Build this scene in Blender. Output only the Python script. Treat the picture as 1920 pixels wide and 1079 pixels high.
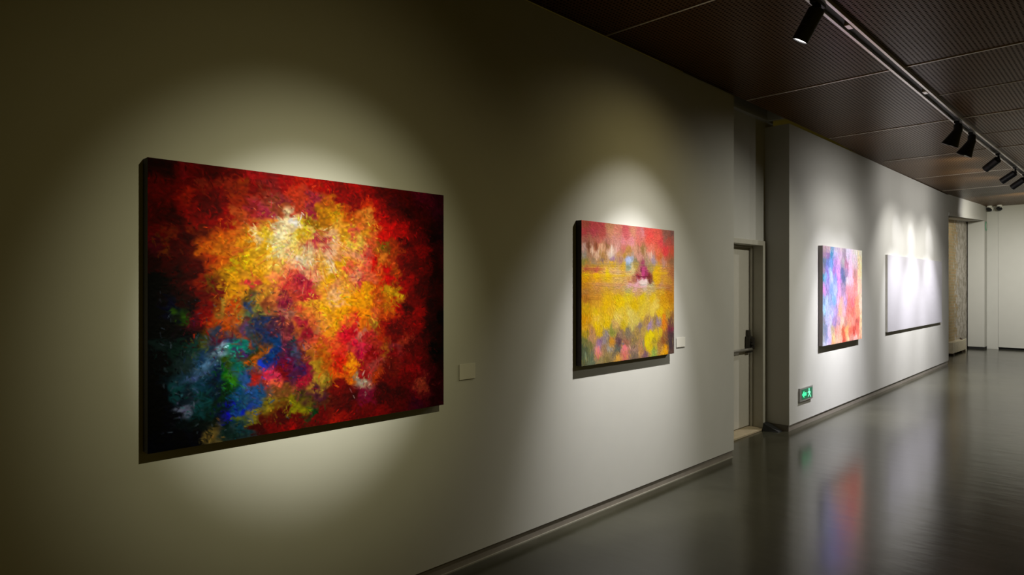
import bpy, bmesh, math, random
import numpy as np
from mathutils import Vector, Matrix

scene = bpy.context.scene
for o in list(bpy.data.objects):
    bpy.data.objects.remove(o, do_unlink=True)
COL = scene.collection

# ------------------------------------------------------------------ camera
FOCAL_PX = 1210.0
YAW = math.atan2(1197.0, FOCAL_PX)          # the camera looks 44.7 degrees towards the left wall
cam_data = bpy.data.cameras.new('camera')
cam_data.sensor_width = 36.0
cam_data.lens = 36.0 * FOCAL_PX / 1920.0
cam_data.shift_y = -(539.5 - 537.5) / 1920.0
cam_data.clip_start = 0.05
cam_data.clip_end = 200
cam = bpy.data.objects.new('camera', cam_data)
COL.objects.link(cam)
cam.location = (2.77, 0.0, 1.60)
cam.rotation_euler = (math.pi / 2, 0.0, YAW)
scene.camera = cam

# ------------------------------------------------------------------ world, exposure
world = bpy.data.worlds.new('dim_room_air')
scene.world = world
world.use_nodes = True
bgn = world.node_tree.nodes['Background']
bgn.inputs[0].default_value = (1.0, 0.72, 0.08, 1)
bgn.inputs[1].default_value = 0.060
scene.view_settings.view_transform = 'Standard'
scene.view_settings.look = 'None'
scene.view_settings.exposure = 0.0
scene.view_settings.gamma = 1.0
scene.view_settings.use_curve_mapping = False


# ------------------------------------------------------------------ gallery lamps and added fill spots
def spot(name, loc, target, watts, half_deg, color=(1, 1, 1), radius=0.03, blend=1.0):
    d = bpy.data.lights.new(name, 'SPOT')
    d.energy = watts
    d.color = color
    d.spot_size = math.radians(2 * half_deg)
    d.spot_blend = blend
    d.shadow_soft_size = radius
    o = bpy.data.objects.new(name, d)
    COL.objects.link(o)
    o.location = loc
    v = Vector(target) - Vector(loc)
    o.rotation_euler = v.to_track_quat('-Z', 'Y').to_euler()
    return o


WARM = (1.0, 0.985, 0.80)
SPILL = (1.0, 0.95, 0.56)
AMBER = (1.0, 0.84, 0.34)
NEUTRAL = (1.0, 0.985, 0.955)
COOL = (0.965, 0.96, 1.0)
COOL_SPILL = (1.0, 0.98, 0.92)

# visible spotlights on the ceiling track: (x, y, z) of the swivel joint, aim point, kind
FIXTURES = [
    ((1.30, 4.19, 3.335), (0.0, 4.02, 1.02), 'can'),
    ((1.30, 8.30, 3.28), (-0.05, 8.45, 0.62), 'hood'),
    ((1.30, 9.05, 3.28), (-0.05, 9.05, 0.62), 'hood'),
    ((1.30, 10.90, 3.335), (-0.11, 11.75, 2.40), 'can'),
    ((1.30, 12.45, 3.345), (-0.13, 12.65, 2.40), 'can'),
    ((1.30, 13.45, 3.365), (-0.15, 14.00, 2.40), 'can'),
]


def lens_point(i, ahead=0.0):
    p, a, kind = FIXTURES[i]
    d = (Vector(a) - Vector(p)).normalized()
    return Vector(p) + d * ((0.215 if kind == 'can' else 0.17) + ahead)


# lamp on a second track behind the camera's shoulder, for the nearest painting
def lamp(loc, aim, lobes):
    """one fitting: a bright core with softer and softer spill around it (watts, half angle, colour)"""
    for w, half, c in lobes:
        spot('gallery_beam', loc, aim, w, half, c)


lamp((2.75, 1.42, 3.10), (0.0, 1.47, 1.49), [(620, 14, WARM), (160, 21, SPILL), (22, 36, AMBER)])
# unseen lamp added to brighten the door niche
lamp((2.90, 7.60, 3.10), (-0.1, 5.95, 0.80), [(235, 37, (1.0, 0.97, 0.80))])
# the six visible fixtures
p = [lens_point(i, 0.02) for i in range(6)]
lamp(p[0], FIXTURES[0][1], [(440, 24, NEUTRAL), (125, 36.5, (1.0, 0.97, 0.84)), (17, 66, AMBER)])
for i in (1, 2):
    lamp(p[i], FIXTURES[i][1], [(370, 22, COOL), (195, 35, COOL), (42, 60, COOL_SPILL), (26, 88, COOL_SPILL)])
for i in (3, 4, 5):
    a = FIXTURES[i][1]
    lamp(p[i], a, [(58, 13.5, COOL), (30, 88, COOL_SPILL)])
    lamp(p[i], (a[0], a[1], 0.75), [(400, 25.5, COOL), (165, 52, COOL_SPILL)])
# lamps further along the track, out of frame, washing the far wall
for x in (0.9, 2.6, 4.4):
    spot('gallery_beam', (x, 16.6, 3.35), (x, 20.4, 1.0), 330, 42, COOL_SPILL)
    spot('gallery_beam', (x, 16.6, 3.35), (x - 0.5, 20.4, 2.0), 50, 65, SPILL)
spot('gallery_beam', (1.3, 16.9, 3.35), (-0.2, 18.2, 2.7), 105, 52, COOL_SPILL)  # unseen extra spot, added to lift the header over the opening


# ------------------------------------------------------------------ helpers
def tag(o, label=None, cat=None, group=None, kind=None):
    if label: o['label'] = label
    if cat: o['category'] = cat
    if group: o['group'] = group
    if kind: o['kind'] = kind
    return o


def empty(name, loc, rot=(0, 0, 0)):
    o = bpy.data.objects.new(name, None)
    o.empty_display_size = 0.05
    COL.objects.link(o)
    o.location = loc
    o.rotation_euler = rot
    return o


def obj(name, bm, mat, parent=None, smooth=False, bevel=0.0, loc=None):
    me = bpy.data.meshes.new(name)
    bmesh.ops.recalc_face_normals(bm, faces=bm.faces)
    bm.to_mesh(me)
    bm.free()
    me.materials.append(mat)
    if smooth:
        me.polygons.foreach_set('use_smooth', [True] * len(me.polygons))
    o = bpy.data.objects.new(name, me)
    COL.objects.link(o)
    if parent: o.parent = parent
    if loc is not None: o.location = loc
    if bevel:
        b = o.modifiers.new('bevel', 'BEVEL')
        b.width = bevel
        b.segments = 2
        b.limit_method = 'ANGLE'
    return o


def prism(bm, pts8):
    """eight corners: bottom ring then top ring"""
    v = [bm.verts.new(p) for p in pts8]
    for f in ((0, 1, 2, 3), (4, 5, 6, 7), (0, 1, 5, 4), (1, 2, 6, 5), (2, 3, 7, 6), (3, 0, 4, 7)):
        bm.faces.new([v[i] for i in f])


def box(bm, x0, x1, y0, y1, z0, z1):
    prism(bm, [(x0, y0, z0), (x1, y0, z0), (x1, y1, z0), (x0, y1, z0),
               (x0, y0, z1), (x1, y0, z1), (x1, y1, z1), (x0, y1, z1)])


def boxm(*a):
    bm = bmesh.new()
    box(bm, *a)
    return bm


def lathe(bm, prof, n=32, M=Matrix.Identity(4), cap=True):
    """prof: list of (r, z) about local z"""
    rings = []
    for r, z in prof:
        if r < 1e-6:
            rings.append([bm.verts.new(M @ Vector((0, 0, z)))])
        else:
            rings.append([bm.verts.new(M @ Vector((r * math.cos(2 * math.pi * k / n), r * math.sin(2 * math.pi * k / n), z)))
                          for k in range(n)])
    for a, b in zip(rings, rings[1:]):
        for k in range(n):
            k2 = (k + 1) % n
            if len(a) == 1 and len(b) == 1: continue
            if len(a) == 1: bm.faces.new((a[0], b[k], b[k2]))
            elif len(b) == 1: bm.faces.new((a[k], a[k2], b[0]))
            else: bm.faces.new((a[k], a[k2], b[k2], b[k]))
    if cap:
        if len(rings[0]) > 1: bm.faces.new(list(reversed(rings[0])))
        if len(rings[-1]) > 1: bm.faces.new(rings[-1])


def tube(bm, p0, p1, r, n=16):
    p0, p1 = Vector(p0), Vector(p1)
    d = p1 - p0
    M = Matrix.Translation(p0) @ d.to_track_quat('Z', 'Y').to_matrix().to_4x4()
    lathe(bm, [(r, 0), (r, d.length)], n, M)


# ------------------------------------------------------------------ materials
def new_mat(name):
    m = bpy.data.materials.new(name)
    m.use_nodes = True
    nt = m.node_tree
    return m, nt, nt.nodes['Principled BSDF']


def N(nt, t, **kw):
    n = nt.nodes.new(t)
    for k, v in kw.items(): setattr(n, k, v)
    return n


def plain(name, rgb, rough=0.6, metal=0.0, spec=0.5, vary=0.06, scale=14.0, bump=0.0):
    """flat finish with a slight procedural mottling"""
    m, nt, b = new_mat(name)
    tc = N(nt, 'ShaderNodeTexCoord')
    no = N(nt, 'ShaderNodeTexNoise')
    no.inputs['Scale'].default_value = scale
    no.inputs['Detail'].default_value = 5
    nt.links.new(tc.outputs['Object'], no.inputs['Vector'])
    r = N(nt, 'ShaderNodeValToRGB')
    lo = [max(0, c * (1 - vary)) for c in rgb]
    hi = [min(1, c * (1 + vary)) for c in rgb]
    r.color_ramp.elements[0].position = 0.3
    r.color_ramp.elements[1].position = 0.7
    r.color_ramp.elements[0].color = (*lo, 1)
    r.color_ramp.elements[1].color = (*hi, 1)
    nt.links.new(no.outputs['Fac'], r.inputs['Fac'])
    nt.links.new(r.outputs['Color'], b.inputs['Base Color'])
    b.inputs['Roughness'].default_value = rough
    b.inputs['Metallic'].default_value = metal
    b.inputs['Specular IOR Level'].default_value = spec
    if bump:
        bp = N(nt, 'ShaderNodeBump')
        bp.inputs['Strength'].default_value = bump
        bp.inputs['Distance'].default_value = 0.002
        nt.links.new(no.outputs['Fac'], bp.inputs['Height'])
        nt.links.new(bp.outputs['Normal'], b.inputs['Normal'])
    return m


def glow(name, rgb, strength):
    m, nt, b = new_mat(name)
    b.inputs['Base Color'].default_value = (*[c * 0.6 for c in rgb], 1)
    b.inputs['Emission Color'].default_value = (*rgb, 1)
    b.inputs['Emission Strength'].default_value = strength
    return m


WALL_RGB = (0.50, 0.49, 0.465)
M_wall = plain('wall_paint', WALL_RGB, 0.85, spec=0.2, vary=0.012, scale=6, bump=0.06)
M_wall_far = plain('far_wall_paint', (0.50, 0.495, 0.47), 0.8, spec=0.25, vary=0.015, scale=4)
M_skirt = plain('recessed_skirting', (0.20, 0.175, 0.15), 0.5, vary=0.08)
M_palestrip = plain('skirting_pale_strip', (0.35, 0.33, 0.28), 0.35, metal=0.3)
M_door = plain('door_paint', (0.50, 0.475, 0.42), 0.5, vary=0.02)
M_doorframe = plain('door_frame_paint', (0.44, 0.42, 0.36), 0.45, vary=0.03)
M_sill = plain('sill_wood', (0.42, 0.34, 0.22), 0.5, vary=0.12, scale=20)
M_steel = plain('brushed_steel', (0.32, 0.30, 0.27), 0.38, metal=0.7)
M_darksteel = plain('dark_lock_metal', (0.05, 0.045, 0.04), 0.35, metal=0.5)
M_black = plain('black_lamp_metal', (0.010, 0.010, 0.012), 0.42, spec=0.4)
M_rail = plain('track_aluminium', (0.86, 0.80, 0.76), 0.36, metal=1.0, vary=0.03)
M_groove = plain('dark_track_groove', (0.02, 0.017, 0.012), 0.5)
M_strip = plain('ceiling_strip', (0.70, 0.63, 0.55), 0.40, metal=1.0)
M_lens = glow('lamp_lens', (1.0, 0.96, 0.9), 9.0)
M_lens_dim = glow('lamp_lens_dim', (1.0, 0.9, 0.72), 0.30)
M_reflector = plain('lamp_reflector', (0.7, 0.7, 0.68), 0.2, metal=1.0)
M_card = plain('card_white', (0.62, 0.60, 0.55), 0.7, vary=0.02)
M_cam = plain('camera_housing_white', (0.75, 0.74, 0.70), 0.4)
M_glassblack = plain('camera_lens_black', (0.008, 0.008, 0.009), 0.12)
M_nearblack = plain('near_black_matt', (0.006, 0.006, 0.006), 0.7)
M_radiator = plain('cream_enamel', (0.52, 0.46, 0.34), 0.45, vary=0.1)
M_pipe = plain('rusty_pipe', (0.07, 0.045, 0.025), 0.6, vary=0.3)
M_palepipe = plain('pale_pipe', (0.5, 0.46, 0.38), 0.5)
M_green = glow('exit_green_light', (0.06, 0.95, 0.38), 0.95)
M_green_white = glow('exit_white_green_light', (0.22, 1.0, 0.55), 1.1)
M_signplate = plain('sign_plate', (0.36, 0.35, 0.34), 0.35, metal=0.5)
M_signpanel = plain('sign_panel_green', (0.02, 0.20, 0.10), 0.3)
M_palegreen = plain('sign_green_faded', (0.16, 0.36, 0.24), 0.5)
M_signwhite = plain('sign_white_faded', (0.46, 0.50, 0.45), 0.5)


def mat_floor():
    m, nt, b = new_mat('polished_dark_concrete')
    tc = N(nt, 'ShaderNodeTexCoord')
    no = N(nt, 'ShaderNodeTexNoise')
    no.inputs['Scale'].default_value = 1.3
    no.inputs['Detail'].default_value = 8
    no.inputs['Roughness'].default_value = 0.62
    no.inputs['Distortion'].default_value = 0.8
    nt.links.new(tc.outputs['Object'], no.inputs['Vector'])
    r = N(nt, 'ShaderNodeValToRGB')
    r.color_ramp.elements[0].position = 0.32
    r.color_ramp.elements[0].color = (0.026, 0.024, 0.014, 1)
    r.color_ramp.elements[1].position = 0.72
    r.color_ramp.elements[1].color = (0.052, 0.050, 0.034, 1)
    nt.links.new(no.outputs['Fac'], r.inputs['Fac'])
    nt.links.new(r.outputs['Color'], b.inputs['Base Color'])
    rr = N(nt, 'ShaderNodeMapRange')
    rr.inputs['To Min'].default_value = 0.14
    rr.inputs['To Max'].default_value = 0.22
    nt.links.new(no.outputs['Fac'], rr.inputs['Value'])
    nt.links.new(rr.outputs['Result'], b.inputs['Roughness'])
    b.inputs['IOR'].default_value = 1.55
    n2 = N(nt, 'ShaderNodeTexNoise')
    mp = N(nt, 'ShaderNodeMapping')
    mp.inputs['Scale'].default_value = (1.0, 2.6, 1.0)
    nt.links.new(tc.outputs['Object'], mp.inputs['Vector'])
    n2.inputs['Scale'].default_value = 2.6
    n2.inputs['Detail'].default_value = 3
    nt.links.new(mp.outputs[0], n2.inputs['Vector'])
    bp = N(nt, 'ShaderNodeBump')
    bp.inputs['Strength'].default_value = 0.22
    bp.inputs['Distance'].default_value = 0.006
    nt.links.new(n2.outputs['Fac'], bp.inputs['Height'])
    nt.links.new(bp.outputs['Normal'], b.inputs['Normal'])
    return m


def mat_ceiling():
    m, nt, b = new_mat('perforated_brown_ceiling_panel')
    tc = N(nt, 'ShaderNodeTexCoord')
    sx = N(nt, 'ShaderNodeSeparateXYZ')
    nt.links.new(tc.outputs['Object'], sx.inputs[0])

    def mth(op, a, bb=None):
        n = N(nt, 'ShaderNodeMath', operation=op)
        for i, v in enumerate((a, bb)):
            if v is None: continue
            if isinstance(v, (int, float)): n.inputs[i].default_value = v
            else: nt.links.new(v, n.inputs[i])
        return n.outputs[0]
    P = 0.030
    fx = mth('SUBTRACT', mth('FRACT', mth('DIVIDE', sx.outputs['X'], P)), 0.5)
    fy = mth('SUBTRACT', mth('FRACT', mth('DIVIDE', sx.outputs['Y'], P)), 0.5)
    d2 = mth('ADD', mth('MULTIPLY', fx, fx), mth('MULTIPLY', fy, fy))
    hole = mth('LESS_THAN', d2, 0.27 ** 2)
    no = N(nt, 'ShaderNodeTexNoise')
    no.inputs['Scale'].default_value = 0.9
    no.inputs['Detail'].default_value = 4
    nt.links.new(tc.outputs['Object'], no.inputs['Vector'])
    r = N(nt, 'ShaderNodeValToRGB')
    r.color_ramp.elements[0].position = 0.35
    r.color_ramp.elements[0].color = (0.115, 0.056, 0.020, 1)
    r.color_ramp.elements[1].position = 0.7
    r.color_ramp.elements[1].color = (0.150, 0.078, 0.030, 1)
    nt.links.new(no.outputs['Fac'], r.inputs['Fac'])
    mx = N(nt, 'ShaderNodeMix', data_type='RGBA')
    nt.links.new(hole, mx.inputs[0])
    nt.links.new(r.outputs['Color'], mx.inputs[6])
    mx.inputs[7].default_value = (0.014, 0.008, 0.004, 1)
    nt.links.new(mx.outputs[2], b.inputs['Base Color'])
    b.inputs['Roughness'].default_value = 0.30
    b.inputs['IOR'].default_value = 1.16
    sp = mth('SUBTRACT', 0.5, mth('MULTIPLY', hole, 0.5))
    nt.links.new(sp, b.inputs['Specular IOR Level'])
    b.inputs['Specular Tint'].default_value = (1.0, 0.60, 0.32, 1)
    return m


def mat_brick():
    m, nt, b = new_mat('flaking_painted_brick')
    tc = N(nt, 'ShaderNodeTexCoord')
    mp = N(nt, 'ShaderNodeMapping')
    mp.inputs['Rotation'].default_value = (math.pi / 2, 0, math.pi / 2)
    sx = N(nt, 'ShaderNodeSeparateXYZ')
    nt.links.new(tc.outputs['Object'], sx.inputs[0])
    cb = N(nt, 'ShaderNodeCombineXYZ')
    nt.links.new(sx.outputs['Y'], cb.inputs['X'])
    nt.links.new(sx.outputs['Z'], cb.inputs['Y'])
    br = N(nt, 'ShaderNodeTexBrick')
    br.inputs['Scale'].default_value = 1.0
    br.inputs['Brick Width'].default_value = 0.24
    br.inputs['Row Height'].default_value = 0.07
    br.inputs['Mortar Size'].default_value = 0.008
    br.inputs['Color1'].default_value = (0.30, 0.22, 0.11, 1)
    br.inputs['Color2'].default_value = (0.40, 0.27, 0.14, 1)
    br.inputs['Mortar'].default_value = (0.34, 0.31, 0.20, 1)
    nt.links.new(cb.outputs[0], br.inputs['Vector'])
    no = N(nt, 'ShaderNodeTexNoise')
    no.inputs['Scale'].default_value = 5.0
    no.inputs['Detail'].default_value = 9
    no.inputs['Roughness'].default_value = 0.7
    nt.links.new(tc.outputs['Object'], no.inputs['Vector'])
    # more of the old white paint is left towards the far pier
    ym = N(nt, 'ShaderNodeMapRange')
    ym.inputs['From Min'].default_value = 18.0
    ym.inputs['From Max'].default_value = 19.6
    ym.inputs['To Min'].default_value = -0.22
    ym.inputs['To Max'].default_value = 0.22
    nt.links.new(sx.outputs['Y'], ym.inputs['Value'])
    ad = N(nt, 'ShaderNodeMath', operation='ADD')
    nt.links.new(no.outputs['Fac'], ad.inputs[0])
    nt.links.new(ym.outputs[0], ad.inputs[1])
    rp = N(nt, 'ShaderNodeValToRGB')
    rp.color_ramp.elements[0].position = 0.47
    rp.color_ramp.elements[1].position = 0.54
    nt.links.new(ad.outputs[0], rp.inputs['Fac'])
    mx = N(nt, 'ShaderNodeMix', data_type='RGBA')
    nt.links.new(rp.outputs['Color'], mx.inputs[0])
    nt.links.new(br.outputs['Color'], mx.inputs[6])
    n3 = N(nt, 'ShaderNodeTexNoise')
    n3.inputs['Scale'].default_value = 9.0
    n3.inputs['Detail'].default_value = 8
    nt.links.new(tc.outputs['Object'], n3.inputs['Vector'])
    r3 = N(nt, 'ShaderNodeValToRGB')
    r3.color_ramp.elements[0].position = 0.40
    r3.color_ramp.elements[0].color = (0.30, 0.27, 0.22, 1)
    r3.color_ramp.elements[1].position = 0.58
    r3.color_ramp.elements[1].color = (0.50, 0.46, 0.42, 1)
    nt.links.new(n3.outputs['Fac'], r3.inputs['Fac'])
    nt.links.new(r3.outputs['Color'], mx.inputs[7])
    nt.links.new(mx.outputs[2], b.inputs['Base Color'])
    bp = N(nt, 'ShaderNodeBump')
    bp.inputs['Strength'].default_value = 0.7
    bp.inputs['Distance'].default_value = 0.01
    nt.links.new(br.outputs['Fac'], bp.inputs['Height'])
    bp.invert = True
    nt.links.new(bp.outputs['Normal'], b.inputs['Normal'])
    b.inputs['Roughness'].default_value = 0.9
    return m


def mat_pigment():
    m, nt, b = new_mat('oil_pigment')
    at = N(nt, 'ShaderNodeAttribute', attribute_name='pigment')
    nt.links.new(at.outputs['Color'], b.inputs['Base Color'])
    b.inputs['Roughness'].default_value = 0.7
    b.inputs['Specular IOR Level'].default_value = 0.05
    tc = N(nt, 'ShaderNodeTexCoord')
    no = N(nt, 'ShaderNodeTexNoise')
    no.inputs['Scale'].default_value = 260
    nt.links.new(tc.outputs['Object'], no.inputs['Vector'])
    bp = N(nt, 'ShaderNodeBump')
    bp.inputs['Strength'].default_value = 0.15
    bp.inputs['Distance'].default_value = 0.001
    nt.links.new(no.outputs['Fac'], bp.inputs['Height'])
    nt.links.new(bp.outputs['Normal'], b.inputs['Normal'])
    return m


M_floor = mat_floor()
M_ceiling = mat_ceiling()
M_brick = mat_brick()
M_pigment = mat_pigment()


# ------------------------------------------------------------------ setting
def ceil_z(y):
    """the hung ceiling climbs gently towards the far end"""
    pts = [(-4, 3.40), (8.5, 3.40), (15.8, 3.50), (19.4, 3.63), (20.6, 3.65)]
    for (a, za), (b, zb) in zip(pts, pts[1:]):
        if y <= b: return za + (zb - za) * (y - a) / (b - a)
    return pts[-1][1]


CEIL_BREAKS = [-4, 8.5, 15.8, 19.4, 20.6]
K = 0.01624                                   # the second wall leans a degree off the first one's line


def w3x(y, off=0.0):
    return -0.05 - K * (y - 7.18) + off


W3_ROT = math.atan(K)

struct = lambda o: tag(o, kind='structure')

bm = bmesh.new()
box(bm, -1.6, 8.0, -4.0, 20.6, -0.10, 0.0)
struct(obj('floor', bm, M_floor))

bm = bmesh.new()
rows = []
for y in CEIL_BREAKS:
    z = ceil_z(y)
    rows.append([bm.verts.new(p) for p in ((-0.012 if y < 9 else -0.45, y, z), (8.0, y, z), (8.0, y, z + 0.03), (-0.012 if y < 9 else -0.45, y, z + 0.03))])
# the panel edge runs along the first wall, then over the top of the second
for a, b in zip(rows, rows[1:]):
    for k in range(4):
        bm.faces.new((a[k], a[(k + 1) % 4], b[(k + 1) % 4], b[k]))
bm.faces.new(rows[0]); bm.faces.new(rows[-1])
struct(obj('ceiling', bm, M_ceiling))
# slab over the niche and the panel edges
struct(obj('ceiling_slab', boxm(-1.6, 8.0, -4.0, 20.6, 3.86, 3.96), M_wall))

# first wall with its recessed skirting
struct(obj('wall_left', boxm(-0.30, 0.0, -4.0, 5.75, 0.07, 3.385), M_wall))
struct(obj('baseboard_left', boxm(-0.29, -0.012, -4.0, 5.74, 0.0, 0.0695), M_skirt))
struct(obj('trim_1', boxm(-0.0115, -0.003, -4.0, 5.74, 0.0, 0.008), M_palestrip))  # thin pale strip along the foot of the skirting

# niche with the door
NX = -0.32
DY0, DY1, DTOP = 6.13, 7.09, 2.055             # clear opening between the frame jambs
bm = bmesh.new()
box(bm, NX - 0.2, NX, 5.3, DY0 - 0.07, 0.0, 3.86)
box(bm, NX - 0.2, NX, DY0 - 0.07, DY1 + 0.07, DTOP + 0.055, 3.86)
box(bm, NX - 0.2, NX, DY1 + 0.07, 7.4, 0.0, 3.86)
struct(obj('wall_niche', bm, M_wall))
bm = bmesh.new()
box(bm, NX, NX + 0.05, 5.3, 7.18, 3.45, 3.86)
box(bm, NX + 0.05, w3x(7.18), 7.12, 7.18, 3.45, 3.86)
struct(obj('trim_2', bm, M_wall))

door = struct(empty('door_1', (NX, 6.6, 0)))


def rel(bm, o):
    bmesh.ops.translate(bm, verts=bm.verts, vec=-Vector(o.location))
    return bm


bm = bmesh.new()
box(bm, NX - 0.19, NX + 0.018, DY1, DY1 + 0.069, 0.0, DTOP + 0.054)
box(bm, NX - 0.19, NX + 0.018, DY0 - 0.069, DY0, 0.0, DTOP + 0.054)
box(bm, NX - 0.19, NX + 0.018, DY0, DY1, DTOP, DTOP + 0.054)
box(bm, NX - 0.13, NX - 0.10, DY1 - 0.022, DY1, 0.02, DTOP)
box(bm, NX - 0.13, NX - 0.10, DY0, DY1 - 0.022, DTOP - 0.02, DTOP)
obj('door_frame', rel(bm, door), M_doorframe, door, bevel=0.004)
bm = boxm(NX - 0.18, NX - 0.135, DY0 + 0.004, DY1 - 0.012, 0.032, DTOP - 0.006)
leaf = obj('door_leaf', rel(bm, door), M_door, door, bevel=0.003)
obj('threshold', rel(boxm(NX - 0.19, NX + 0.03, DY0, DY1, 0.0, 0.022), door), M_sill, door, bevel=0.003)
bm = bmesh.new()
LX = NX - 0.135
tube(bm, (LX + 0.060, DY0 + 0.06, 0.90), (LX + 0.060, DY1 - 0.06, 0.90), 0.016)
box(bm, LX, LX + 0.062, DY0 + 0.05, DY0 + 0.09, 0.87, 0.93)
bar = obj('push_bar', rel(bm, door), M_steel, leaf, bevel=0.002)
bm = bmesh.new()
box(bm, LX, LX + 0.05, DY1 - 0.125, DY1 - 0.03, 0.86, 1.04)
box(bm, LX, LX + 0.03, DY1 - 0.105, DY1 - 0.05, 1.04, 1.11)
tube(bm, (LX + 0.05, DY1 - 0.078, 0.955), (LX + 0.085, DY1 - 0.078, 0.955), 0.024)
box(bm, LX + 0.07, LX + 0.088, DY1 - 0.09, DY1 - 0.066, 0.90, 1.03)
obj('latch', rel(bm, door), M_darksteel, leaf, bevel=0.003)

# second wall, its recessed skirting and its dark return face towards the niche
bm = bmesh.new()


def skew(bm, y0, y1, x_off0, x_off1, z0, z1a, z1b):
    prism(bm, [(w3x(y0, x_off0), y0, z0), (w3x(y0, x_off1), y0, z0), (w3x(y1, x_off1), y1, z0), (w3x(y1, x_off0), y1, z0),
               (w3x(y0, x_off0), y0, z1a), (w3x(y0, x_off1), y0, z1a), (w3x(y1, x_off1), y1, z1b), (w3x(y1, x_off0), y1, z1b)])


bm = bmesh.new()
skew(bm, 7.18, 15.8, -0.32, 0.0, 0.07, ceil_z(7.18) - 0.008, ceil_z(8.5) - 0.008 + 0.09)
struct(obj('wall_centre', bm, M_wall))
bm = bmesh.new()
skew(bm, 7.195, 15.79, -0.31, -0.012, 0.0, 0.0695, 0.0695)
struct(obj('baseboard_centre', bm, M_skirt))

# opening beyond it: header, pier, old brick behind
bm = bmesh.new()
prism(bm, [(-0.55, 15.8, 3.06), (-0.19, 15.8, 3.06), (-0.22, 20.05, 3.27), (-0.57, 20.05, 3.27),
           (-0.55, 15.8, 3.86), (-0.19, 15.8, 3.86), (-0.22, 20.05, 3.86), (-0.57, 20.05, 3.86)])
struct(obj('wall_header', bm, M_wall))
bm = bmesh.new()
prism(bm, [(-0.3, 15.8, 3.06), (-0.175, 15.8, 3.06), (-0.205, 20.05, 3.27), (-0.3, 20.05, 3.27),
           (-0.3, 15.8, 3.13), (-0.175, 15.8, 3.13), (-0.205, 20.05, 3.34), (-0.3, 20.05, 3.34)])
struct(obj('trim_3', bm, M_wall))
struct(obj('wall_pier', boxm(-0.57, -0.22, 20.05, 20.45, 0.06, 3.86), M_wall_far))
struct(obj('baseboard_pier', boxm(-0.56, -0.235, 20.065, 20.45, 0.0, 0.0595), M_nearblack))  # recess under the pier, its shade put into a near-black colour
struct(obj('wall_brick', boxm(-0.80, -0.60, 13.0, 20.45, 0.0, 3.86), M_brick))

# far wall: plain strip at the corner, then a lining that floats above a dark gap
struct(obj('wall_far', boxm(-0.8, 8.0, 20.45, 20.6, 0.0, 3.86), M_wall_far))
struct(obj('wall_far_corner', boxm(-0.22, 0.02, 20.40, 20.45, 0.0, 3.86), M_wall_far))
struct(obj('wall_far_lining', boxm(0.02, 8.0, 20.38, 20.45, 0.055, 3.70), M_wall_far))
struct(obj('baseboard_far', boxm(0.02, 8.0, 20.43, 20.45, 0.0, 0.0545), M_nearblack))  # back of the shadow gap, the gap's darkness painted near-black

# metal strips between the ceiling panels
n = 4
for y, x0 in ((-0.76, 0.0), (1.50, 0.0), (3.76, 0.0), (6.02, 0.0), (8.27, 0.0), (10.53, 0.0), (12.78, -0.1), (15.04, -0.15), (7.14, 1.36), (9.40, 1.36)):
    z = ceil_z(y)
    for a, b in (((x0, 1.262), (1.338, 7.9)) if x0 < 1 else ((x0, 7.9),)):
        pass
    bm = bmesh.new()
    w = 0.008 if x0 < 1 else 0.004
    if x0 < 1:
        box(bm, x0, 1.250, y - w, y + w, z - 0.006, z + 0.004)
        box(bm, 1.350, 7.9, y - w, y + w, z - 0.006, z + 0.004)
    else:
        box(bm, x0, 7.9, y - w, y + w, z - 0.004, z + 0.004)
    struct(obj('trim_%d' % n, bm, M_strip))
    n += 1


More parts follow.
